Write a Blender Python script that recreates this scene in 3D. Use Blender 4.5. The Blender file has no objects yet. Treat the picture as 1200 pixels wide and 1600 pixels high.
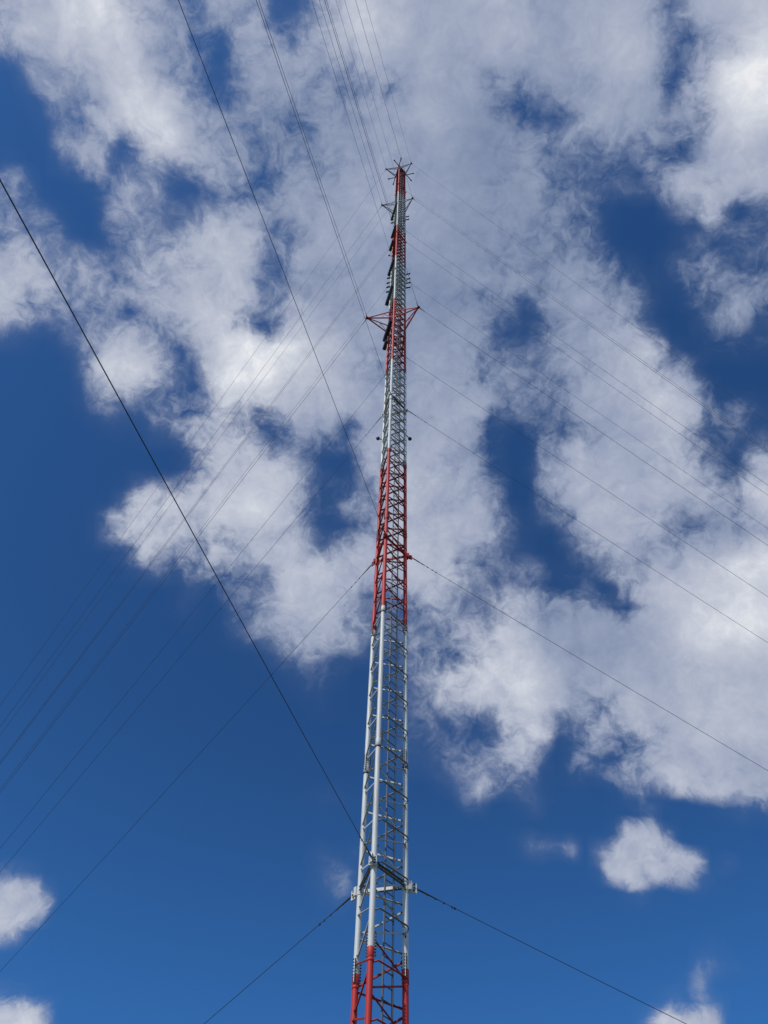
import bpy, bmesh, math, random
from mathutils import Vector, Matrix

R = math.radians
scene = bpy.context.scene
random.seed(7)

# ------------------------------------------------------------------ camera
S = 0.75                      # metres per design unit
GZ = 2.13                     # eye height in design units (1.6 m)
PITCH, ROLL = R(58.948), R(2.4026)
cam_d = bpy.data.cameras.new('camera')
cam = bpy.data.objects.new('camera', cam_d)
scene.collection.objects.link(cam)
cam_d.sensor_fit = 'VERTICAL'
cam_d.sensor_height = 24.0
cam_d.lens = 24.0 * 1287.68 / 1600.0
cam_d.clip_start = 0.05
cam_d.clip_end = 20000
_eu = Vector((1, 0, 0))
_ev = Vector((0, -math.sin(PITCH), math.cos(PITCH)))
_fw = Vector((0, math.cos(PITCH), math.sin(PITCH)))
_r = _eu * math.cos(ROLL) + _ev * math.sin(ROLL)
_u = -_eu * math.sin(ROLL) + _ev * math.cos(ROLL)
_m = Matrix((_r, _u, -_fw)).transposed().to_4x4()
_m.translation = Vector((0, 0, GZ * S))
cam.matrix_world = _m
scene.camera = cam

# ------------------------------------------------------------------ exposure
vs = scene.view_settings
scene.display_settings.display_device = 'sRGB'
vs.view_transform = 'Standard'
vs.look = 'None'
vs.exposure = 0.0
vs.gamma = 1.0
vs.use_curve_mapping = False

# ------------------------------------------------------------------ sun
SUN_EL, SUN_AZ = R(48), R(222)      # azimuth clockwise from +Y
sun_dir = Vector((math.sin(SUN_AZ) * math.cos(SUN_EL), math.cos(SUN_AZ) * math.cos(SUN_EL), math.sin(SUN_EL)))
sun_d = bpy.data.lights.new('sun', 'SUN')
sun_d.energy = 2.8
sun_d.angle = R(0.53)
sun_d.color = (1.0, 0.95, 0.87)
sun = bpy.data.objects.new('sun', sun_d)
scene.collection.objects.link(sun)
sun.rotation_euler = sun_dir.to_track_quat('Z', 'Y').to_euler()

# ------------------------------------------------------------------ sky with clouds
# Cloud cover and cloud tone over the southern part of the sky, as a chart in stereographic
# sky coordinates (rows from high to low, two digits per cell, 00 clear to 99 dense or bright).
COVER = """
666666666576909799999486716155483669818060342116296783929899999999999999999996898788949999999996885347799189898888888888888888
666666666678919899999485706155473570828060342116296682929899999999999999999997908787939999999997916243739190898888888888888888
666666666680929899999384706154473570827960342116286582929799999999999999999998918787929999999998927141679190898888888888888888
666666666781929999999383696054473571827960342115246181929799999999999999999998928787919899999999937531628990898988888888888888
666666666882939999999282686054494356506858373127456881929899999999999999999999938888888989899599958142387078828488888888888888
666666666884949999999789766964656030175766605551596768708190929598999999999793868286898988889399968556345665816193939291919090
616059586484939795959693908273706030185669686767645347465670778495999998936649566976808385889195948867236665919799999999999999
403531263357656974798693999487766036225169686767554754645745497191999997917052534341596775838889909080416665949999999999999999
050403021438506071818794999999806146285364555859636978858483858896999999999380643519153447698087909185776557919999999999999999
000000000722374848618596999998806559576558495146537585909089899096999999999790786450464744374567757470576571859493939494949595
000000000208313530558277667585807569666767656566717580868789888992969899999893847049282427312336235156535779868989898989888888
000000000002344068765214194864697475747061495364665957718388888887889498989690837459393234302421161246668085858787868787888889
010204070000101758561931273534253659645845375270747479858788888888888889898882787869443032382822191832718887868471606061626364
374245481900000108143452434520091133454748486176787882888988888888888888888781777875655855452709000000163949624910334141424243
535353513303000000114350282319203052667376767677777782888988888888888888888882777877716663512605000000010909383624303232323232
494847473336080000144242282729435768778477534347627582888988888888888888898883787877726868603514010000021124281724303232323232
474849493420220300103144545049677880849075474250668086888888888888888889898984797979787672665643251001092949514431202222232323
575961625141292426251839636871697082908857343449738690898888888888888889878573656257657370675742432715081835515652373333333332
838688899084514957442843597385858789887858394056738589898888888888888989857735323217416165676966574124090619414653534745464646
929292918373676252535949466889989995845848444764768689888888888888888990868156301708184355667277715927040005224454482018181818
838280775147504949493911415873919995823333134472848991898889898989898990857760211316295263727985847854230303182223221615151515
757474765927263140384554585655617087979188889095989997918885818588898990837059494235456472788387909091711705121513100706060607
383327271002071940668485816643143574979999999999999693908358496175848990816147605845496372777879848985655154210000000000000000
000000000000000930698887867864291253839499999999979188898572657075848990856942646249465042708184868986807781812609070706060606
000000000000000216567678614738291337658395949392919090908988888888888989909185695948434041668188908989908783823924492310101010
000000000000000107284542333343424048666955355677868988777383919089898989909279132930333237546984908989899087613235451511111111
000000000000000001071716142840627784843941383559788277541857898990898886858473171706303937324573848789898782603216222535353636
000000000000000000010404041218365474918576563539564937261750818690898882777363181300174664758180828789898682685027114560606061
000000000000000000000000000000102861909289766058552709081035617383868987868677251600165580869089888889898990806641236081828282
000000000000000000000000000000041954889191908978551912121229466378848989909288522601034072849290898989898991857663567589898989
000000000000000000000003162429415673899497989887632513222940546678848989909190734002002253728788908989898780767472727985848483
000000000000000000000117677070808990919498989888744521244547556983878989909191755423061221426479919090908162464368777878787878
000000000000000000042756758689868285909191919081683613100917547388908989908884664626090404244664808690817664616172848686868686
000000000000000000032352717591824946653951849087825828334051728189909091918270482415090301132946637888767774727281929494949495
000000000000000000000007326265694660808074737686907761637578798285879086792546342822303015111215366282868988888893999999999999
000000000000000000000000061319192638434646383470889088899085787675808879563931252229383527151323102547749195979698999999999999
000000000000000000000000000000021115142545505367879292896749545251585263493622263051716967696954382305569498999999999999999999
000000000000000000000000000000010906001244495763838989845741423838413346443932384962758184858582797571879999999999999999999999
000000000000000000000000000000000101000522344859758282765652383131323741434346556979899190909090909091979999999999999999999999
000000000000000000000000000000000000000107142235536261494332211822304245556466718489898989898989899498999999999999999999999999
000000000000000000000000000000000000000000000413303939262011070713274648303364788790898989898990909091969999999999999999999999
000000000000000000000000000000000000000000000002101622261100000107273845556176858990909090898678677282889497999999999999999999
000000000000000000000000000000000000000000000000020613140400000106161833465781939291909089837561345873798290969899999999999999
000000000000000000000000000000000000000000000000000005070200000107142331343228304360777762272638566767656880919698979696959494
000000000000000000000000000000000000000000000000000000010000000107131823272418203149726940061750676253487485919190908989888989
000000000000000000000000000000000000000000000000000000000000000107121315263336475969786522001753251844647682868486899191919190
000000000000000000000000000000000000000000000000000000000000000004060506112036515147493711072222185559586263757963718784767469
000000000000000000000000000000000000000000000000000000000000000000000000041029504320252006030503000920221103000001051722222116
000000000000000000000000000000000000000000000000000002040404020000000000000113140201061302010000000001112300000000000000000000
000000000000000000000000000000000000000000000000000000010101000000000000000000000000000000000000001384898940000000000100000000
000000000000000000000000000000000000000000000000000000000002000000000000000000000000072716132300348660846664897701110000000000
000000000000000000000000000000000000000000000000000000101616140000000000000000000000000000000000086889728880732606000000000000
413734312825191100000000000000000000000000000000000000071625140000000000000000000000000000000000000106130200000000000000000000
898989898989898028000000000000000000000000000000000000021028110000000000000000000000000000000000000000000000000000000000000000
888989898989898864000000000000000000000000000000000000000109020000000000000000000000000000000000000000000000000006020000000000
454953535353522201000000000000000000000000000000000000000000000000000000000000000000000000000000000000000000001224170000000000
000000000103000000000000000000000000000000000000000000000000000000000000000000000000000000000000000000000000042801000000000000
000000000000000000000000000000000000000000000000000000000000000000000000000000000000000000000000000000000618072215000000000000
726558504336302110000000000000000000000000000000000000000000000000000000000000000000000000000000000000208489898556000000000000
898989898989898985410000000000000000000000000000000000000000000000000000000000000000000000000000000000308989898446000000000000
898989898989898988770100000000000000000000000000000000000000000000000000000000000000000000000000000000358989898436000000000000
898989898989898989830700000000000000000000000000000000000000000000000000000000000000000000000000000000398989898426000000000000
898989898989898989841400000000000000000000000000000000000000000000000000000000000000000000000000000000448989898417000000000000
"""
TONE = """
6363636479846653515460515979746563636360515160636354636363636363
6363636581846653515459515979746563636361515158636353636363636363
6363636782836552515457515570806657625554504556636349555972706866
6363636776737258515151515152585555524948484951556250588392919191
5352515159637783535148414651515154524341414144525351588185868788
5151515151708178615148414651515151514340413938394947475963646465
5151515161656564625948455151515151464040403938384044697157575758
5759565151515151525855495151515151444040404041414141526048424242
6363575151525960626566515151515148433939404041414141454747474748
6768676261536372656355445355514739343435384041414141505049414141
7272716661636069736758596760515047434139404141475348424149414141
7168665556686064667689978971605150514943414248546278604441414141
5151515161797771658286918068615047515151464246556365695241414141
5151515161766464687480716656555151515150424141455256686755535454
5151515161636364737475645242446263625244414256625455676756636869
5151515160636371747977746342446366666362454363636360646663728080
5151515160657881807979786947526368676463514246546472674947555657
5151515165777778707669686960606363636354524241516262565763869091
5151515160676967707064637272646363636353645748485058727274828382
5151515157636363636363546163635351585957707048434245597388868080
5151515151515151515157505658585351575972777353444447596574747373
5151515151515151515151444349515159697279818676565458576363656665
5151515151515151515151454148515159626166717671596366636366727271
5151515151515151515151464147515151555858597065626363636363636363
5151515151515151515151494749515151535360696654516263636363636363
5151515151515151515151515151515151515157606259586363636363615957
5151515151515151515151515151515151515151516063636363666255515151
6665636257515151515151515151515151515151516063636364645351515151
7373737365515151515151515151515151515151515963636363625655515151
6565656562515151515151515151515151515151515963636364716956515151
8079787874525151515151515151515151515151515963636366797255515151
8383838383555151515151515151515151515151515963636367797154515151
8383838388605151515151515151515151515151516063636368796953515151
"""
WARP1, WARP2 = 0.024, 0.012
WISP1, WISP2 = 0.80, 0.95
AL0, AL1, AL_I = 0.13, 0.92, "SMOOTHSTEP"
TN1, TN2, TD, TR = 0.40, 0.08, 0.18, 0.18
PUFFS, PUFFM = 28.0, 0.37
SUN_SIDE = (-0.75, -0.4, -0.3)
SKY_LOW, SKY_HIGH = (.300, .765, 1.23), (.255, .565, .91)
VEIL = 0.75
WISP3 = 0.9
CH_U, CH_V = 0.48, 0.62
cover = [[int(l[i:i + 2]) / 99.0 for i in range(0, len(l), 2)] for l in COVER.split()]
tone = [[int(l[i:i + 2]) / 99.0 for i in range(0, len(l), 2)] for l in TONE.split()]

world = bpy.data.worlds.new('World')
scene.world = world
world.use_nodes = True
nt = world.node_tree
nt.nodes.clear()

def N(kind, **kw):
    n = nt.nodes.new(kind)
    for k, v in kw.items():
        setattr(n, k, v)
    return n

def put(sock, v):
    if isinstance(v, bpy.types.NodeSocket):
        nt.links.new(v, sock)
    else:
        sock.default_value = v

def M(op, a, b=0.0, c=0.0, clamp=False):
    n = N('ShaderNodeMath', operation=op, use_clamp=clamp)
    for i, v in enumerate((a, b, c)):
        put(n.inputs[i], v)
    return n.outputs[0]

def VM(op, a, b=None, s=None):
    n = N('ShaderNodeVectorMath', operation=op)
    put(n.inputs[0], a)
    if b is not None:
        put(n.inputs[1], b)
    if s is not None:
        put(n.inputs['Scale'], s)
    return n.outputs['Value'] if op == 'DOT_PRODUCT' else n.outputs[0]

def MIX(f, a, b):
    n = N('ShaderNodeMix', data_type='RGBA')
    put(n.inputs[0], f)
    put(n.inputs[6], a)
    put(n.inputs[7], b)
    return n.outputs[2]

def NOISE(vec, scale, detail, rough, out='Fac'):
    n = N('ShaderNodeTexNoise', noise_dimensions='3D')
    put(n.inputs['Vector'], vec)
    n.inputs['Scale'].default_value = scale
    n.inputs['Detail'].default_value = detail
    n.inputs['Roughness'].default_value = rough
    return n.outputs[out]

tc = N('ShaderNodeTexCoord')
dirn = tc.outputs['Generated']
# bend the chart a little so that the cloud outlines wander
w1 = VM('SUBTRACT', NOISE(dirn, 9.0, 3.0, 0.5, 'Color'), (0.5, 0.5, 0.5))
w2 = VM('SUBTRACT', NOISE(dirn, 30.0, 4.0, 0.5, 'Color'), (0.5, 0.5, 0.5))
wd = VM('NORMALIZE', VM('ADD', VM('ADD', dirn, VM('SCALE', w1, s=WARP1)), VM('SCALE', w2, s=WARP2)))
ce = R(58.95)
den = M('MAXIMUM', M('ADD', 1.0, VM('DOT_PRODUCT', wd, (0, math.cos(ce), math.sin(ce)))), 0.05)
cu = M('DIVIDE', M('MULTIPLY', 2.0, VM('DOT_PRODUCT', wd, (1, 0, 0))), den)
cv = M('DIVIDE', M('MULTIPLY', 2.0, VM('DOT_PRODUCT', wd, (0, -math.sin(ce), math.cos(ce)))), den)
fu = M('MULTIPLY_ADD', cu, 0.5 / CH_U, 0.5, True)
fv = M('MULTIPLY_ADD', cv, -0.5 / CH_V, 0.5, True)

def ramp(fac, rows):
    "one colour ramp carrying up to three chart rows in its three channels"
    n = N('ShaderNodeValToRGB')
    cr = n.color_ramp
    k = len(rows[0])
    cr.elements[0].color = (rows[0][0], rows[1][0], rows[2][0], 1)
    cr.elements[1].color = (rows[0][k - 1], rows[1][k - 1], rows[2][k - 1], 1)
    for c in range(1, k - 1):
        cr.elements.new(c / (k - 1.0)).color = (rows[0][c], rows[1][c], rows[2][c], 1)
    nt.links.new(fac, n.inputs[0])
    return n.outputs[0]

def chart(data, halves):
    nr = len(data)
    fr = M('MULTIPLY', fv, nr - 1.0)
    cx = N('ShaderNodeCombineXYZ')
    for i in range(3):
        nt.links.new(fr, cx.inputs[i])
    total = None
    if halves:
        fl = M('MULTIPLY', fu, 2.0, clamp=True)
        fh = M('MULTIPLY_ADD', fu, 2.0, -1.0, True)
        side = M('GREATER_THAN', fu, 0.5)
    for r in range(0, nr, 3):
        rows = data[r:r + 3]
        if halves:
            h = len(rows[0]) // 2
            col = MIX(side, ramp(fl, [q[:h + 1] for q in rows]), ramp(fh, [q[h:] for q in rows]))
        else:
            col = ramp(fu, rows)
        w = VM('ABSOLUTE', VM('SUBTRACT', cx.outputs[0], (r, r + 1, r + 2)))
        w = VM('MAXIMUM', VM('SUBTRACT', (1, 1, 1), w), (0, 0, 0))
        s = VM('DOT_PRODUCT', col, w)
        total = s if total is None else M('ADD', total, s)
    return total

d0 = chart(cover, True)
t0 = chart(tone, False)
# beyond the chart the clouds are plain broken cumulus
edge = M('MAXIMUM', M('DIVIDE', M('ABSOLUTE', cu), CH_U), M('DIVIDE', M('ABSOLUTE', cv), CH_V))
em = N('ShaderNodeMapRange', interpolation_type='SMOOTHSTEP')
put(em.inputs[0], edge)
em.inputs[1].default_value, em.inputs[2].default_value = 1.0, 1.3
gen = M('MULTIPLY_ADD', NOISE(dirn, 3.0, 8.0, 0.6), 5.0, -2.2, True)
d1 = M('ADD', M('MULTIPLY', d0, M('SUBTRACT', 1.0, em.outputs[0])), M('MULTIPLY', gen, em.outputs[0]))
# billows: rounded lobes with creases between them
def PUFF(vec, scale, detail, rough):
    n = N('ShaderNodeTexVoronoi', voronoi_dimensions='3D', feature='F1', normalize=True)
    put(n.inputs['Vector'], vec)
    n.inputs['Scale'].default_value = scale
    n.inputs['Detail'].default_value = detail
    n.inputs['Roughness'].default_value = rough
    n.inputs['Lacunarity'].default_value = 2.1
    return n.outputs['Distance']
pv = VM('ADD', VM('ADD', dirn, VM('SCALE', w1, s=0.06)), VM('SCALE', w2, s=0.05))
n1 = M('SUBTRACT', NOISE(dirn, 13.0, 8.0, 0.56), 0.5)
p1 = M('SUBTRACT', PUFFM, PUFF(pv, PUFFS, 4.0, 0.58))
ps = M('SUBTRACT', PUFFM, PUFF(VM('ADD', pv, tuple(0.010 * c for c in (SUN_SIDE))), PUFFS, 3.0, 0.6))
n2 = p1
n3 = M('SUBTRACT', NOISE(pv, 55.0, 5.0, 0.62), 0.5)
wisp = M('MULTIPLY', M('MULTIPLY', d1, M('SUBTRACT', 1.10, d1)), 4.0)
d2 = M('ADD', d1, M('MULTIPLY', wisp, M('ADD', M('MULTIPLY', n1, WISP1), M('MULTIPLY_ADD', n3, WISP3, M('MULTIPLY', n2, WISP2)))))
al = N('ShaderNodeMapRange', interpolation_type=AL_I)
put(al.inputs[0], d2)
al.inputs[1].default_value, al.inputs[2].default_value = AL0, AL1
veil = M('MULTIPLY', d1, M('MULTIPLY_ADD', n1, 2.2, 0.55), 0.0, True)      # thin haze of droplets round the clouds
alpha = M('SUBTRACT', 0.985, M('MULTIPLY', M('SUBTRACT', 0.985, M('MULTIPLY', al.outputs[0], 0.985)), M('SUBTRACT', 1.0, M('MULTIPLY', veil, VEIL))))
# cloud tone
relief = M('SUBTRACT', p1, ps)
t1 = M('ADD', t0, M('ADD', M('MULTIPLY', n1, TN1), M('ADD', M('MULTIPLY', n2, TN2), M('MULTIPLY', relief, TR))))
t2 = M('ADD', t1, M('MULTIPLY', M('SUBTRACT', d2, 0.8), TD))
tr = N('ShaderNodeValToRGB')
stops = [(0.22, (.135, .185, .315)), (0.40, (.222, .280, .420)), (0.55, (.300, .352, .490)), (0.68, (.392, .437, .560)),
         (0.82, (.520, .555, .650)), (0.92, (.655, .690, .760)), (1.0, (.830, .840, .870))]
for i, (p_, c_) in enumerate(stops):
    e = tr.color_ramp.elements[i] if i < 2 else tr.color_ramp.elements.new(1.0)
    e.position = p_
    e.color = (*c_, 1)
for i, (p_, c_) in enumerate(stops):
    e = tr.color_ramp.elements[i]
    e.position = p_
    e.color = (*c_, 1)
nt.links.new(t2, tr.inputs[0])
sky = N('ShaderNodeTexSky', sky_type='NISHITA')
sky.sun_disc = False
sky.sun_elevation = SUN_EL
sky.sun_rotation = SUN_AZ
sky.altitude = 200
sky.air_density = 1.0
sky.dust_density = 0.4
sky.ozone_density = 2.5
BG = 0.1
sz = N('ShaderNodeSeparateXYZ')
nt.links.new(dirn, sz.inputs[0])
hz = N('ShaderNodeMapRange', interpolation_type='SMOOTHSTEP')
put(hz.inputs[0], sz.outputs[2])
hz.inputs[1].default_value, hz.inputs[2].default_value = 0.35, 0.75
skyc = N('ShaderNodeMix', data_type='RGBA', blend_type='MULTIPLY')
skyc.inputs[0].default_value = 1.0
nt.links.new(sky.outputs[0], skyc.inputs[6])
nt.links.new(MIX(hz.outputs[0], (*SKY_LOW, 1), (*SKY_HIGH, 1)), skyc.inputs[7])
cloudc = VM('SCALE', tr.outputs[0], s=1.0 / BG)
bg = N('ShaderNodeBackground')
bg.inputs[1].default_value = BG
nt.links.new(MIX(alpha, skyc.outputs[2], cloudc), bg.inputs[0])
wo = N('ShaderNodeOutputWorld')
nt.links.new(bg.outputs[0], wo.inputs[0])
world.cycles.sampling_method = 'MANUAL'
world.cycles.sample_map_resolution = 256

# ------------------------------------------------------------------ materials
def material(name, base, rough=0.5, metal=0.0, dirt=None, dirt_amt=0.35, scale=6.0, stretch=0.25, bump=0.0):
    m = bpy.data.materials.new(name)
    m.use_nodes = True
    t = m.node_tree
    b = t.nodes['Principled BSDF']
    b.inputs['Roughness'].default_value = rough
    b.inputs['Metallic'].default_value = metal
    co = t.nodes.new('ShaderNodeTexCoord')
    mp = t.nodes.new('ShaderNodeMapping')
    mp.inputs['Scale'].default_value = (1, 1, stretch)
    t.links.new(co.outputs['Object'], mp.inputs[0])
    no = t.nodes.new('ShaderNodeTexNoise')
    no.inputs['Scale'].default_value = scale
    no.inputs['Detail'].default_value = 8
    no.inputs['Roughness'].default_value = 0.65
    t.links.new(mp.outputs[0], no.inputs['Vector'])
    rp = t.nodes.new('ShaderNodeMapRange')
    rp.inputs[1].default_value, rp.inputs[2].default_value = 0.48, 0.75
    rp.inputs[4].default_value = dirt_amt
    t.links.new(no.outputs['Fac'], rp.inputs[0])
    mx = t.nodes.new('ShaderNodeMix')
    mx.data_type = 'RGBA'
    mx.inputs[6].default_value = (*base, 1)
    mx.inputs[7].default_value = (*(dirt or tuple(0.5 * c for c in base)), 1)
    t.links.new(rp.outputs[0], mx.inputs[0])
    t.links.new(mx.outputs[2], b.inputs['Base Color'])
    if bump:
        bp = t.nodes.new('ShaderNodeBump')
        bp.inputs['Strength'].default_value = bump
        t.links.new(no.outputs['Fac'], bp.inputs['Height'])
        t.links.new(bp.outputs[0], b.inputs['Normal'])
    return m

WHITE = material('white_paint', (.72, .73, .71), .5, dirt=(.33, .29, .23), dirt_amt=.6, stretch=.12)
RED = material('red_paint', (.58, .026, .021), .6, dirt=(.33, .045, .03), dirt_amt=.6, stretch=.12)
GREY_WHITE = material('greyish_white_paint', (.52, .53, .52), .6, dirt=(.22, .20, .17), dirt_amt=.6, scale=9)  # bracing in white bands, greyer base than the leg white
DARK_RED = material('dark_red_paint', (.36, .026, .016), .65, dirt=(.20, .04, .03), dirt_amt=.6, scale=9)  # bracing and brackets in red bands, darker base than the leg red
GALV = material('galvanised_steel', (.15, .16, .175), .55, .3, dirt=(.09, .09, .09))
DARK = material('dark_bolts', (.045, .048, .055), .55, .2)
WIRE = material('steel_wire_rope', (.045, .050, .062), .6, .2)
BLACK = material('dark_antenna_housing', (.022, .027, .040), .45, dirt=(.06, .06, .07), dirt_amt=.3)
GREYRAD = material('grey_radome', (.30, .32, .33), .5)
LAMP = material('dark_lamp_glass', (.020, .014, .018), .25)
GRASS = material('meadow_ground', (.055, .075, .030), .95, dirt=(.12, .10, .06), dirt_amt=.6, scale=.15, stretch=1)

# ------------------------------------------------------------------ mesh builder (design units in, metres out)
def W(p):
    return Vector((p[0] * S, p[1] * S, (p[2] + GZ) * S))

class Mesh:
    def __init__(self):
        self.v, self.f, self.mi, self.sm, self.mats = [], [], [], [], []

    def slot(self, m):
        if m not in self.mats:
            self.mats.append(m)
        return self.mats.index(m)

    def loft(self, rings, m, closed=True, caps=True, smooth=True):
        s = self.slot(m)
        k = len(rings[0])
        b = len(self.v)
        for r in rings:
            self.v += [W(p) for p in r]
        for i in range(len(rings) - 1):
            for j in range(k):
                j2 = (j + 1) % k
                self.f.append((b + i * k + j, b + i * k + j2, b + (i + 1) * k + j2, b + (i + 1) * k + j))
                self.mi.append(s)
                self.sm.append(smooth)
        if caps:
            c = len(self.v)
            self.v += self.v[b:b + k] + self.v[b + (len(rings) - 1) * k:b + len(rings) * k]
            self.f.append(tuple(c + j for j in reversed(range(k))))
            self.f.append(tuple(c + k + j for j in range(k)))
            self.mi += [s, s]
            self.sm += [False, False]

    def tube(self, pts, rad, m, n=8, caps=True):
        pts = [Vector(p) for p in pts]
        if not isinstance(rad, (list, tuple)):
            rad = [rad] * len(pts)
        d0 = (pts[1] - pts[0]).normalized()
        ref = Vector((0, 0, 1)) if abs(d0.z) < .9 else Vector((1, 0, 0))
        rings = []
        for i, p in enumerate(pts):
            d = (pts[min(i + 1, len(pts) - 1)] - pts[max(i - 1, 0)]).normalized()
            x = d.cross(ref).normalized()
            y = d.cross(x).normalized()
            rings.append([p + (x * math.cos(a) + y * math.sin(a)) * rad[i] for a in [2 * math.pi * j / n for j in range(n)]])
        self.loft(rings, m, caps=caps)

    def box(self, c, x, y, z, m):
        "box centred at c with half-extent vectors x, y, z"
        c, x, y, z = Vector(c), Vector(x), Vector(y), Vector(z)
        self.loft([[c - x - y - z, c + x - y - z, c + x + y - z, c - x + y - z],
                   [c - x - y + z, c + x - y + z, c + x + y + z, c - x + y + z]], m, smooth=False)

    def angle(self, p, q, n, w, t, out, m):
        "L section from p to q: one leg in the face plane, one along n * out"
        p, q, n = Vector(p), Vector(q), Vector(n).normalized()
        d = (q - p).normalized()
        n = (n - d * n.dot(d)).normalized()
        k = d.cross(n)
        if k.z > 0:
            k = -k          # k points down the face
        o = n * out
        e = -k if out < 0 else k
        prof = [e * (w * .5), -e * (w * .5), -e * (w * .5) + o * t, e * (w * .5 - t) + o * t, e * (w * .5 - t) + o * w, e * (w * .5) + o * w]
        self.loft([[p + a for a in prof], [q + a for a in prof]], m, smooth=False)

    def ball(self, c, r, m, n=16, rings=10):
        c = Vector(c)
        rr = []
        for i in range(rings + 1):
            a = -math.pi / 2 + math.pi * i / rings
            rr.append([c + Vector((math.cos(a) * r * math.cos(2 * math.pi * j / n), math.cos(a) * r * math.sin(2 * math.pi * j / n), math.sin(a) * r)) + Vector((0, 0, 0)) for j in range(n)])
        self.loft(rr, m, caps=False)

    def build(self, name, parent=None, origin=None):
        me = bpy.data.meshes.new(name)
        o3 = W(origin) if origin is not None else Vector((0, 0, 0))
        me.from_pydata([v - o3 for v in self.v], [], self.f)
        for m in self.mats:
            me.materials.append(m)
        me.polygons.foreach_set('material_index', self.mi)
        me.polygons.foreach_set('use_smooth', self.sm)
        bm = bmesh.new()
        bm.from_mesh(me)
        bmesh.ops.recalc_face_normals(bm, faces=bm.faces)
        bm.to_mesh(me)
        bm.free()
        me.update()
        ob = bpy.data.objects.new(name, me)
        scene.collection.objects.link(ob)
        if parent is not None:
            ob.parent = parent
            off = Vector((0, 0, 0))
            q = parent
            while q is not None:
                off += q.location
                q = q.parent
            ob.location = o3 - off
        else:
            ob.location = o3
        return ob

def empty(name, p):
    o = bpy.data.objects.new(name, None)
    o.empty_display_size = .3
    o.location = W(p)
    scene.collection.objects.link(o)
    return o

def tag(o, label, cat, group=None):
    o['label'] = label
    o['category'] = cat
    if group:
        o['group'] = group
    return o

# ------------------------------------------------------------------ ground
gm = bpy.data.meshes.new('ground')
NG = 48
gv = [(0, 0, 0)]
gf = []
for i, rad in enumerate((40, 120, 400, 1500, 6000)):
    for j in range(NG):
        a = 2 * math.pi * j / NG
        gv.append((rad * math.cos(a), rad * math.sin(a) + 25, 0))
for j in range(NG):
    gf.append((0, 1 + j, 1 + (j + 1) % NG))
    for i in range(4):
        gf.append((1 + i * NG + j, 1 + (i + 1) * NG + j, 1 + (i + 1) * NG + (j + 1) % NG, 1 + i * NG + (j + 1) % NG))
gm.from_pydata(gv, [], gf)
gm.materials.append(GRASS)
go = bpy.data.objects.new('ground', gm)
scene.collection.objects.link(go)
go['kind'] = 'structure'

# ------------------------------------------------------------------ the mast
AX = Vector((0.5177, 34.0, 0))
FW = 2.141                                     # face width
PHI = R(-14.4022)
def hdir(a):
    return Vector((math.cos(a), math.sin(a), 0))
DIRS = [hdir(PHI - math.pi / 2 + R(a)) for a in (0, -120, 120)]     # outward: front, left, right leg
LEG = [AX + d * (FW / math.sqrt(3)) for d in DIRS]
F_, L_, R_ = LEG
FACE = {'LF': -DIRS[2], 'FR': -DIRS[1], 'RL': -DIRS[0]}
def at(p, h):
    return Vector((p.x, p.y, h))
RAD = .135
TOP = 227.0
PAN = 2.278
H0 = 19.19                                     # bracing nodes at H0 + k * PAN and half a panel above
BANDS = [-GZ, 19.79, 42.6, 65.2, 87.7, 110.5, 133.5, 156.4, 190.0, TOP]
def paint(h):
    for i in range(9):
        if h < BANDS[i + 1]:
            return RED if i % 2 == 0 else WHITE
    return RED

mast = empty('lattice_mast', (AX.x, AX.y, -GZ))
tag(mast, 'tall slender red and white lattice mast rising into the clouds', 'mast')

legs = []
for l, d in zip(LEG, DIRS):
    m = Mesh()
    for i in range(9):
        a, b = BANDS[i], BANDS[i + 1]
        m.tube([at(l, a), at(l, b)], RAD, paint(.5 * (a + b)), 24, caps=True)
    lo = m.build('leg', mast, at(l, -GZ))
    legs.append(lo)
    # bolted splices
    tang = Vector((-d.y, d.x, 0))
    for j in range(19):
        h = 19.79 + 11.385 * (j - 1)
        if h > TOP - 3 or h < 0:
            continue
        c = Mesh()
        col = paint(h - .3)
        c.tube([at(l, h - .62), at(l, h - .6), at(l, h - .5), at(l, h - .48)], [RAD + .002, RAD + .022, RAD + .022, RAD + .002], DARK if j > 1 else col, 20)
        c.tube([at(l, h - .47), at(l, h - .45), at(l, h - .02), at(l, h)], [RAD + .002, RAD + .014, RAD + .014, RAD + .002], col, 20)
        for s in (-1, 1):
            pd = (d * -.35 + tang * s).normalized()
            w = Vector((-pd.y, pd.x, 0))
            # splice plate with its row of bolts
            c.box(at(l, h + .12) + pd * (RAD + .035), pd * .035, w * .014, Vector((0, 0, .52)), paint(h + .2))
            for b in range(8):
                bp = at(l, h - .34 + b * .132) + pd * (RAD + .055)
                c.tube([bp - w * .062, bp - w * .016], .034, DARK, 6)
                c.tube([bp + w * .016, bp + w * .062], .034, DARK, 6)
        c.build('bolted_splice', lo, at(l, h))

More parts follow.
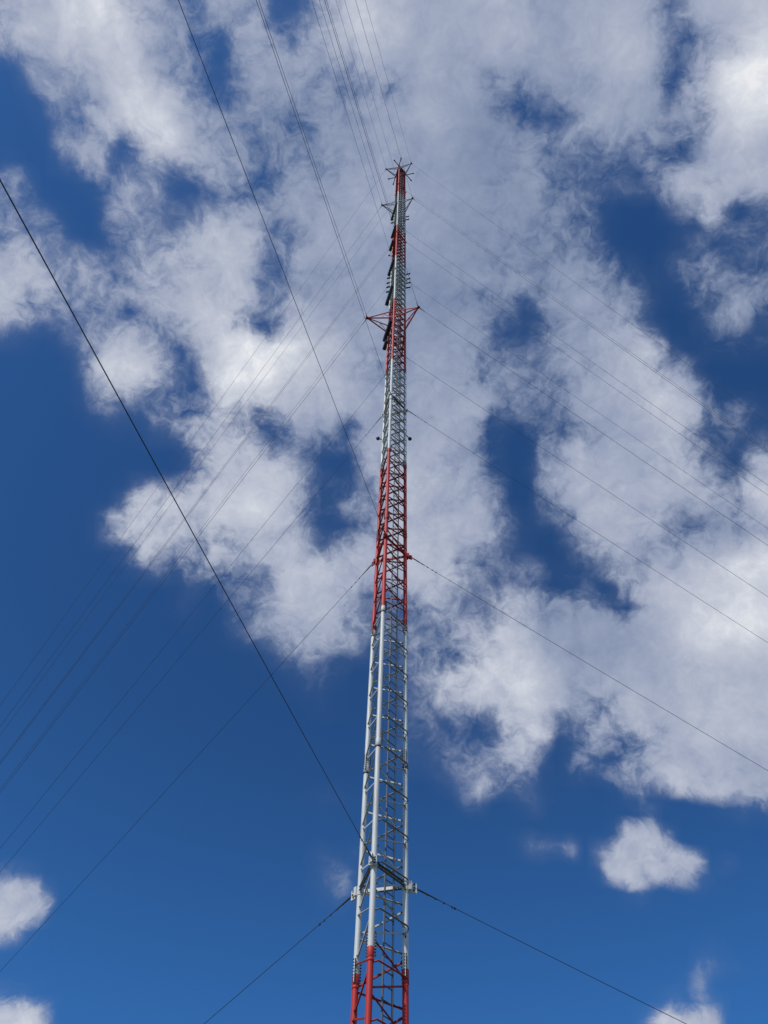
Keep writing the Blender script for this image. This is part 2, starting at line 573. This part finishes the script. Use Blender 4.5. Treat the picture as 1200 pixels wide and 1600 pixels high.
# diagonal bracing: a zigzag of steel angles on each face
braces = []
def brace(face, p, q, hp, hq, lit):
    a, b = at(p, hp), at(q, hq)
    d = (b - a).normalized()
    n = FACE[face]
    a2, b2 = a + d * .10, b - d * .10
    a2, b2 = a2 + n * .03, b2 + n * .03
    braces.append((min(hp, hq), face, a2, b2, n, lit))
k = -9
while H0 + k * PAN < TOP - 1.5:
    h = H0 + k * PAN
    hm = h + PAN / 2
    for face, p, q in (('FR', F_, R_), ('RL', R_, L_), ('LF', L_, F_)):
        up_lit = hm < 23.0
        g = .10                                # the two angles leave the node plate a little apart
        if h > -GZ + .2:
            brace(face, p, q, hm - g, h + g, not up_lit)       # falls to the lower node
        if h + PAN < TOP:
            brace(face, p, q, hm + g, h + PAN - g, up_lit)
    k += 1
braces.sort(key=lambda b: b[0])
vis = [b for b in braces if b[0] > 16.0]
single, rest = vis[:100], vis[100:] + [b for b in braces if b[0] <= 16.0]
def put_brace(m, b):
    h, face, p, q, n, lit = b
    col = GREY_WHITE if paint(.5 * (p.z + q.z)) == WHITE else DARK_RED
    w = .078 if h < 50 else .10 if h < 105 else .13
    m.angle(p, q, n, w, .016, -1 if lit else 1, col)
    d = (q - p).normalized()
    for e, s in ((p, 1), (q, -1)):
        c = e + d * s * .10
        m.tube([c - n * .03, c + n * .045], .030, DARK, 6)
for b in single:
    m = Mesh()
    put_brace(m, b)
    m.build('diagonal_brace', mast, b[2])
m = Mesh()
for b in rest:
    put_brace(m, b)
o = m.build('diagonal_brace', mast, (AX.x, AX.y, -GZ))
o['kind'] = 'stuff'

# node plates: one bracing gusset per leg would be lost in the legs, so they ride on the braces above.
# bent cable brackets across the right-hand face, one at each lower node
va, vb = L_ - F_, R_ - F_
k = -1
while H0 + k * PAN < TOP - 2:
    h = H0 + k * PAN
    col = GALV if paint(h) == WHITE else DARK_RED
    m = Mesh()
    pf, prr = at(F_, h), at(R_, h)
    pts = [pf + vb * .05 - va * .02, pf + vb * .09 - va * .10 + Vector((0, 0, -.03)), pf + vb * .155 - va * .165, pf + vb * .30 - va * .172,
           prr - va * .19 - vb * .10, prr - va * .19 - vb * .02]
    m.tube(pts, .038, col, 8)
    e = prr - va * .19 - vb * .02
    hook = [e, e + vb * .02 + Vector((0, 0, -.10)), e + va * .05 + vb * .015 + Vector((0, 0, -.20)), e + va * .075 - vb * .035 + Vector((0, 0, -.22)),
            e + va * .11 - vb * .03 + Vector((0, 0, -.30)), prr - va * .04 + Vector((0, 0, -.36))]
    m.tube(hook, .026, DARK if col == GALV else DARK_RED, 6)
    m.box(pf + vb * .05 - va * .03, vb.normalized() * .05, va.normalized() * .03, Vector((0, 0, .05)), DARK)
    m.build('cable_bracket', mast, pf)
    k += 1

# ladder inside the mast
lad = Mesh()
la = F_ + va * .2 + vb * .44
lb = F_ + va * .2 + vb * .716
vbn = vb.normalized()
van = Vector((-vbn.y, vbn.x, 0))
for p in (la, lb):
    lad.box((p.x, p.y, (TOP - 3 - GZ) / 2), vbn * .022, van * .04, Vector((0, 0, (TOP - 3 + GZ) / 2)), GALV)
ladder = lad.build('ladder', mast, (la.x, la.y, -GZ))
m_rest = Mesh()
nr = 0
h = -1.5
while h < TOP - 4:
    tgt = m_rest
    if h > 16.0 and nr < 100:
        tgt = Mesh()
    tgt.tube([at(la, h), at(lb, h)], .026, GALV, 6)
    if tgt is not m_rest:
        tgt.build('rung', ladder, at(la, h))
        nr += 1
    h += .60
o = m_rest.build('rung', ladder, (la.x, la.y, -GZ))
o['kind'] = 'stuff'
# cable run up the mast beside the ladder
m = Mesh()
for s in (.03, .07, .11):
    c = F_ + va * .26 + vb * (.72 + s * .4)
    m.tube([(c.x, c.y, -GZ + .5), (c.x, c.y, TOP - 6)], .016, BLACK, 6)
m.build('feeder_cable', mast, (lb.x, lb.y, -GZ))

# guy rings: three beams and three bolted plates
LEVELS = [23.69, 50.85, 77.35, 125.5, 150.2, 198.5]
for li, h in enumerate(LEVELS):
    col = paint(h)
    for i, (p, q, n) in enumerate(((F_, R_, FACE['FR']), (R_, L_, FACE['RL']), (L_, F_, FACE['LF']))):
        d = (q - p).normalized()
        a, b = at(p, h) + d * .16 + n * .02, at(q, h) - d * .16 + n * .02
        m = Mesh()
        hh = .07 if li < 2 else .06
        m.box((a + b) / 2, (b - a) / 2, n * .012, Vector((0, 0, hh)), col)
        for s in (1, -1):
            m.box((a + b) / 2 + Vector((0, 0, s * (hh + .012))) + n * .045, (b - a) / 2, n * .055, Vector((0, 0, .010)), GALV if col == WHITE else col)
        for e, s in ((a, 1), (b, -1)):
            for u in (.18, .36):
                for v in (-.035, .035):
                    bp = e + d * (u * s) + Vector((0, 0, v))
                    m.tube([bp - n * .04, bp + n * .04], .028, DARK, 6)
        m.build('ring_beam', mast, a)
    for l, d in zip(LEG, DIRS):
        m = Mesh()
        t = Vector((-d.y, d.x, 0))
        big = li < 2
        rr = .40 if big else .24
        hh = .24 if big else .12
        # vertical plate pointing out along the wire, clamped round the leg
        m.tube([at(l, h - hh), at(l, h + hh)], RAD + .02, col, 20)
        c = at(l, h - .02) + d * (RAD + .01 + rr / 2)
        m.box(c, d * rr / 2, t * .035, Vector((0, 0, hh)), col)
        for s in (1, -1):
            m.box(at(l, h) + d * (RAD + .05) + t * s * .11, d * .07, t * .07, Vector((0, 0, hh * .9)), col)
        if big:
            for u, v in ((.10, .13), (.10, -.13), (.28, .15), (.30, -.02), (.26, -.16)):
                bp = at(l, h + v) + d * (RAD + u)
                m.tube([bp - t * .055, bp + t * .055], .052, DARK, 10)
            for s in (1, -1):
                for v in (-.13, .02, .15):
                    bp = at(l, h + v) + d * (RAD + .12) + t * s * .11
                    m.tube([bp - d * .02, bp + d * .02], .045, DARK, 10)
        m.build('guy_plate', mast, at(l, h))

# outrigger stars: arms off the middle of each face, two wires leave each tip
STARS = {'A': (102.3, 3.80, 2.9, RED, .088), 'B': (175.6, 3.62, 3.4, GALV, .080), 'C': (221.4, 3.68, 3.0, GALV, .085)}
FACES = [('LF', L_, F_), ('FR', F_, R_), ('RL', R_, L_)]
TIPS = {}
for nm, (h, rho, rise, col, tr_) in STARS.items():
    for face, p, q in FACES:
        n = FACE[face]
        tip = at(AX + n * rho, h)
        TIPS[nm, face] = tip
        m = Mesh()
        lowp, lowq = at(p, h), at(q, h)
        hip, hiq = at(p, h + rise), at(q, h + rise)
        m.tube([lowp, tip], tr_, col, 10)
        m.tube([lowq, tip], tr_, col, 10)
        m.tube([hip, tip + Vector((0, 0, .05))], tr_ * .8, col, 10)
        m.tube([hiq, tip + Vector((0, 0, .05))], tr_ * .8, col, 10)
        for f1, f2 in ((.42, .42),):
            m.tube([lowp.lerp(tip, f1), hip.lerp(tip, f2)], tr_ * .45, col, 8)
            m.tube([lowq.lerp(tip, f1), hiq.lerp(tip, f2)], tr_ * .45, col, 8)
        m.tube([lowp, hip.lerp(tip, .42)], tr_ * .45, col, 8)
        m.tube([lowq, hiq.lerp(tip, .42)], tr_ * .45, col, 8)
        t = Vector((-n.y, n.x, 0))
        m.box(tip + n * .02, n * .20, t * .16, Vector((0, 0, .035)), col if nm == 'A' else DARK)
        m.box(tip + n * .02 + Vector((0, 0, .10)), n * .16, t * .13, Vector((0, 0, .035)), DARK)
        m.tube([tip + t * .12 - Vector((0, 0, .1)), tip + t * .12 + Vector((0, 0, .2))], .05, DARK, 8)
        m.tube([tip - t * .12 - Vector((0, 0, .1)), tip - t * .12 + Vector((0, 0, .2))], .05, DARK, 8)
        m.build('outrigger_arm', mast, tip)

# top plate and cap ring
m = Mesh()
for p, q in ((F_, R_), (R_, L_), (L_, F_)):
    d = (q - p).normalized()
    m.box((at(p, TOP - .15) + at(q, TOP - .15)) / 2, (q - p) / 2 - d * .12, Vector((-d.y, d.x, 0)) * .03, Vector((0, 0, .12)), RED)
c3 = [at(l, TOP + .03) for l in LEG]
m.loft([[p + (p - at(AX, TOP + .03)) * .12 for p in c3], [p + (p - at(AX, TOP + .03)) * .12 + Vector((0, 0, .06)) for p in c3]], RED, smooth=False)
m.build('top_plate', mast, at(AX, TOP))

# ------------------------------------------------------------------ guy wires
ANCH = {'F': at(AX + DIRS[0] * 118, -GZ), 'L': at(AX + DIRS[1] * 116, -GZ), 'R': at(AX + DIRS[2] * 106, -GZ)}
GROUP = 'guy wires bracing the mast'
def guy(label, p, anchor, sag, rad, clamps=0, socket=True):
    a = ANCH[anchor]
    pts = []
    n = 56
    for i in range(n + 1):
        s = i / n
        q = p.lerp(a, s)
        q.z -= 4 * sag * s * (1 - s)
        pts.append(q)
    m = Mesh()
    m.tube(pts, rad, WIRE, 8)
    o = m.build('guy_wire', None, p)
    tag(o, label, 'guy wire', GROUP)
    d = (pts[1] - pts[0]).normalized()
    if socket:
        c = Mesh()
        c.tube([p - d * .05, p + d * .25, p + d * .9, p + d * 1.3], [rad * 2.6, rad * 3.0, rad * 2.0, rad * 1.1], DARK, 8)
        c.build('wire_socket', o, p)
    ln = (pts[1] - pts[0]).length
    side = d.cross(Vector((0, 0, 1))).normalized()
    dn = d.cross(side)
    if dn.z > 0:
        dn = -dn
    for k in range(clamps):
        t = .55 + k * .42
        q = p.lerp(a, 0) + (pts[1] - pts[0]) * (t / ln) if t < ln else pts[1]
        c = Mesh()
        c.box(q + dn * .015, d * .045, side * .022, dn * .036, DARK)
        c.tube([q - d * .03 - dn * .05, q - d * .03 + dn * .07], .010, DARK, 6)
        c.tube([q + d * .03 - dn * .05, q + d * .03 + dn * .07], .010, DARK, 6)
        c.build('wire_clamp', o, q)
    return o

SIDE = {'F': 'passing overhead', 'L': 'running down left', 'R': 'running down right'}
SAG = {'F': .45, 'L': .8, 'R': 1.25}
LV = ['lowest guy wire, from white bolted plate',
      'guy wire from red plate of the second ring',
      'guy wire from lattice above the two round lamps',
      'guy wire from lattice among dark stub antennas',
      'guy wire from the second red band from top',
      'guy wire between the two highest outriggers']
for li, h in enumerate(LEVELS):
    for ai, an in enumerate('FLR'):
        if li == 5 and an != 'F':
            continue
        off = RAD + (.40 if li < 2 else .24)
        p = at(LEG[ai], h - .02) + DIRS[ai] * off
        sg = SAG[an]
        if li == 0:
            sg = {'F': .80, 'L': 1.05, 'R': 1.45}[an]
        if li == 2 and an == 'L':
            sg = .2
        if li == 2 and an == 'F':
            sg = .1
        guy(LV[li] + ', ' + SIDE[an], p, an, sg, (.015 if li == 0 and an == 'F' else .0145) if li < 2 else .0150 if li < 4 else .019, clamps=6 if li < 3 else 3, socket=li < 3)
SN = {'A': 'big red outrigger', 'B': 'middle outrigger', 'C': 'topmost outrigger'}
for nm in 'ABC':
    for face, side, ans in (('LF', 'left', 'LF'), ('FR', 'right', 'RF'), ('RL', 'far', 'LR')):
        for an in ans:
            t = TIPS[nm, face]
            d = Vector((ANCH[an].x - t.x, ANCH[an].y - t.y, 0)).normalized()
            guy('guy wire from %s tip of the %s, %s' % (side, SN[nm], SIDE[an]), t + d * .12, an, SAG[an], .018 if nm == 'A' else .021)

# ------------------------------------------------------------------ things fixed to the mast
# dark antenna panels across the left face
nLF = FACE['LF']
tLF = (L_ - F_).normalized()
PANELS = [(117.3, .06, 1.46, .46, .9, 'long dark antenna panel across left face just above the big red outrigger'),
          (132.6, .10, 1.40, .42, .9, 'dark antenna panel at the foot of the upper red band'),
          (156.3, .02, 1.15, .42, .9, 'dark antenna panel at the top edge of the upper red band'),
          (149.3, .55, 1.45, .44, .8, 'short dark antenna panel below another inside the upper red band'),
          (176.6, -.05, 1.62, .44, 1.0, 'topmost dark antenna panel, leaning past the bright front leg under the grey outrigger'),
          (101.7, .10, 1.42, .46, .9, 'dark antenna panel hidden behind the big red outrigger arm'),
          (98.7, .90, 1.44, .40, .7, 'lowest short dark antenna panel below the big red outrigger')]
for h, t0_, t1_, dep, hh, lab in PANELS:
    root = empty('panel_antenna', at(F_ + (L_ - F_) * t0_ + nLF * .25, h - hh / 2))
    tag(root, lab, 'antenna', 'dark antenna panels on the left face')
    a = at(F_ + (L_ - F_) * t0_, h)
    b = at(F_ + (L_ - F_) * t1_, h)
    c = (a + b) / 2 + nLF * (.06 + dep / 2)
    hx = (b - a) / 2
    m = Mesh()
    # housing with chamfered front, reflector behind
    w0, w1 = nLF * (dep / 2), Vector((0, 0, hh / 2))
    prof = [-w0 - w1, w0 * .6 - w1, w0 - w1 * .6, w0 + w1 * .6, w0 * .6 + w1, -w0 + w1]
    m.loft([[c - hx + q for q in prof], [c + hx + q for q in prof]], BLACK, smooth=False)
    m.build('housing', root, c)
    m = Mesh()
    m.box(c - nLF * (dep / 2 + .016), hx * .99, nLF * .012, Vector((0, 0, hh * .54)), DARK)
    m.build('reflector', root, c)
    for s in (-.55, .55):
        m = Mesh()
        q = c + hx * s - nLF * (dep / 2 + .03)
        m.tube([q, q - nLF * .08 + Vector((0, 0, .05))], .03, DARK, 8)
        m.box(q - nLF * .05 + Vector((0, 0, -hh * .3)), tLF * .04, nLF * .04, Vector((0, 0, .04)), DARK)
        m.build('mounting_clamp', root, q)

# stub antennas: bars across the far face, thick sleeved ends beyond both legs
lrn = (R_ - L_).normalized()
nRL = FACE['RL']
STUBS = [(129.4, 'highest of the four stub antennas above the big red outrigger'),
         (126.6, 'second highest of four dark stub antennas above the big red outrigger'),
         (124.4, 'third of four dark stub antennas, where a guy wire leaves the mast'),
         (121.9, 'lowest of the four dark stub antennas above the big red outrigger'),
         (172.4, 'upper of two dark stub antennas just under the grey outrigger'),
         (169.6, 'lower of two dark stub antennas just under the grey outrigger')]
for h, lab in STUBS:
    root = empty('stub_antenna', at((L_ + R_) / 2 + nRL * .1, h))
    tag(root, lab, 'antenna', 'dark stub antennas')
    a, b = at(L_, h) + nRL * .18, at(R_, h) + nRL * .18
    m = Mesh()
    m.tube([a - lrn * .30, b + lrn * .30], .05, DARK, 10)
    m.build('boom', root, (a + b) / 2)
    for e, s in ((a, -1), (b, 1)):
        m = Mesh()
        m.tube([e + lrn * s * .06, e + lrn * s * .10, e + lrn * s * .62, e + lrn * s * .66, e + lrn * s * .68, e + lrn * s * .80],
               [.07, .13, .13, .15, .15, .11], BLACK, 12)
        m.build('sleeve', root, e)

# obstruction lamps on short arms
def lamp(label, p, d, ln, r):
    root = empty('obstruction_lamp', p + d * ln)
    tag(root, label, 'lamp', 'obstruction lamps on the mast')
    e = p + d * ln
    m = Mesh()
    m.tube([p, e], .045, DARK, 10)
    m.build('arm', root, p)
    m = Mesh()
    m.tube([e - Vector((0, 0, r * .95)), e - Vector((0, 0, r * .55))], [r * .55, r * .75], DARK, 16)
    m.tube([e + Vector((0, 0, r * .86)), e + Vector((0, 0, r * 1.05))], [r * .5, r * .2], DARK, 16)
    m.build('base', root, e)
    m = Mesh()
    m.ball(e, r, LAMP)
    m.build('globe', root, e)
lamp('round dark lamp on arm at left of the white lattice', at(L_, 71.3), FACE['LF'].lerp(tLF, .02).normalized(), .52, .19)
lamp('round dark lamp on arm at right of the white lattice', at(R_, 71.7), vbn, .70, .19)
lamp('tiny dark lamp on left of the upper red band', at(L_, 141.7), FACE['LF'].normalized(), .62, .16)

# crossed dipole booms round the top
DIP = [('FR', F_, R_, 'dark dipole boom along right face at the mast tip, capped ends'),
       ('RL', R_, L_, 'dark dipole boom along far face at the mast tip, sticking out level both sides'),
       ('LF', L_, F_, 'dark dipole boom along left face at the mast tip, its lower end pointing down left')]
for i, (face, p, q, lab) in enumerate(DIP):
    n = FACE[face]
    h = 223.2 + .28 * i
    d = (q - p).normalized()
    c = (at(p, h) + at(q, h)) / 2 + n * .22
    root = empty('dipole_antenna', c)
    tag(root, lab, 'antenna', 'dipole booms at the mast tip')
    ln = FW * 1.55
    m = Mesh()
    m.tube([c - d * ln, c + d * ln], .105, DARK, 10)
    m.build('boom', root, c)
    for s in (-1, 1):
        m = Mesh()
        e = c + d * ln * s
        m.tube([e - d * s * .35, e - d * s * .30, e + d * s * .08], [.11, .16, .16], BLACK, 10)
        m.tube([e - Vector((0, 0, .32)), e + Vector((0, 0, .32))], .10, BLACK, 10)
        m.build('end_cap', root, e)
    m = Mesh()
    for l in (p, q):
        m.box(at(l, h) + n * .17, d * .07, n * .10, Vector((0, 0, .09)), DARK)
    m.build('mounting_clamp', root, c)
bpy.context.view_layer.update()
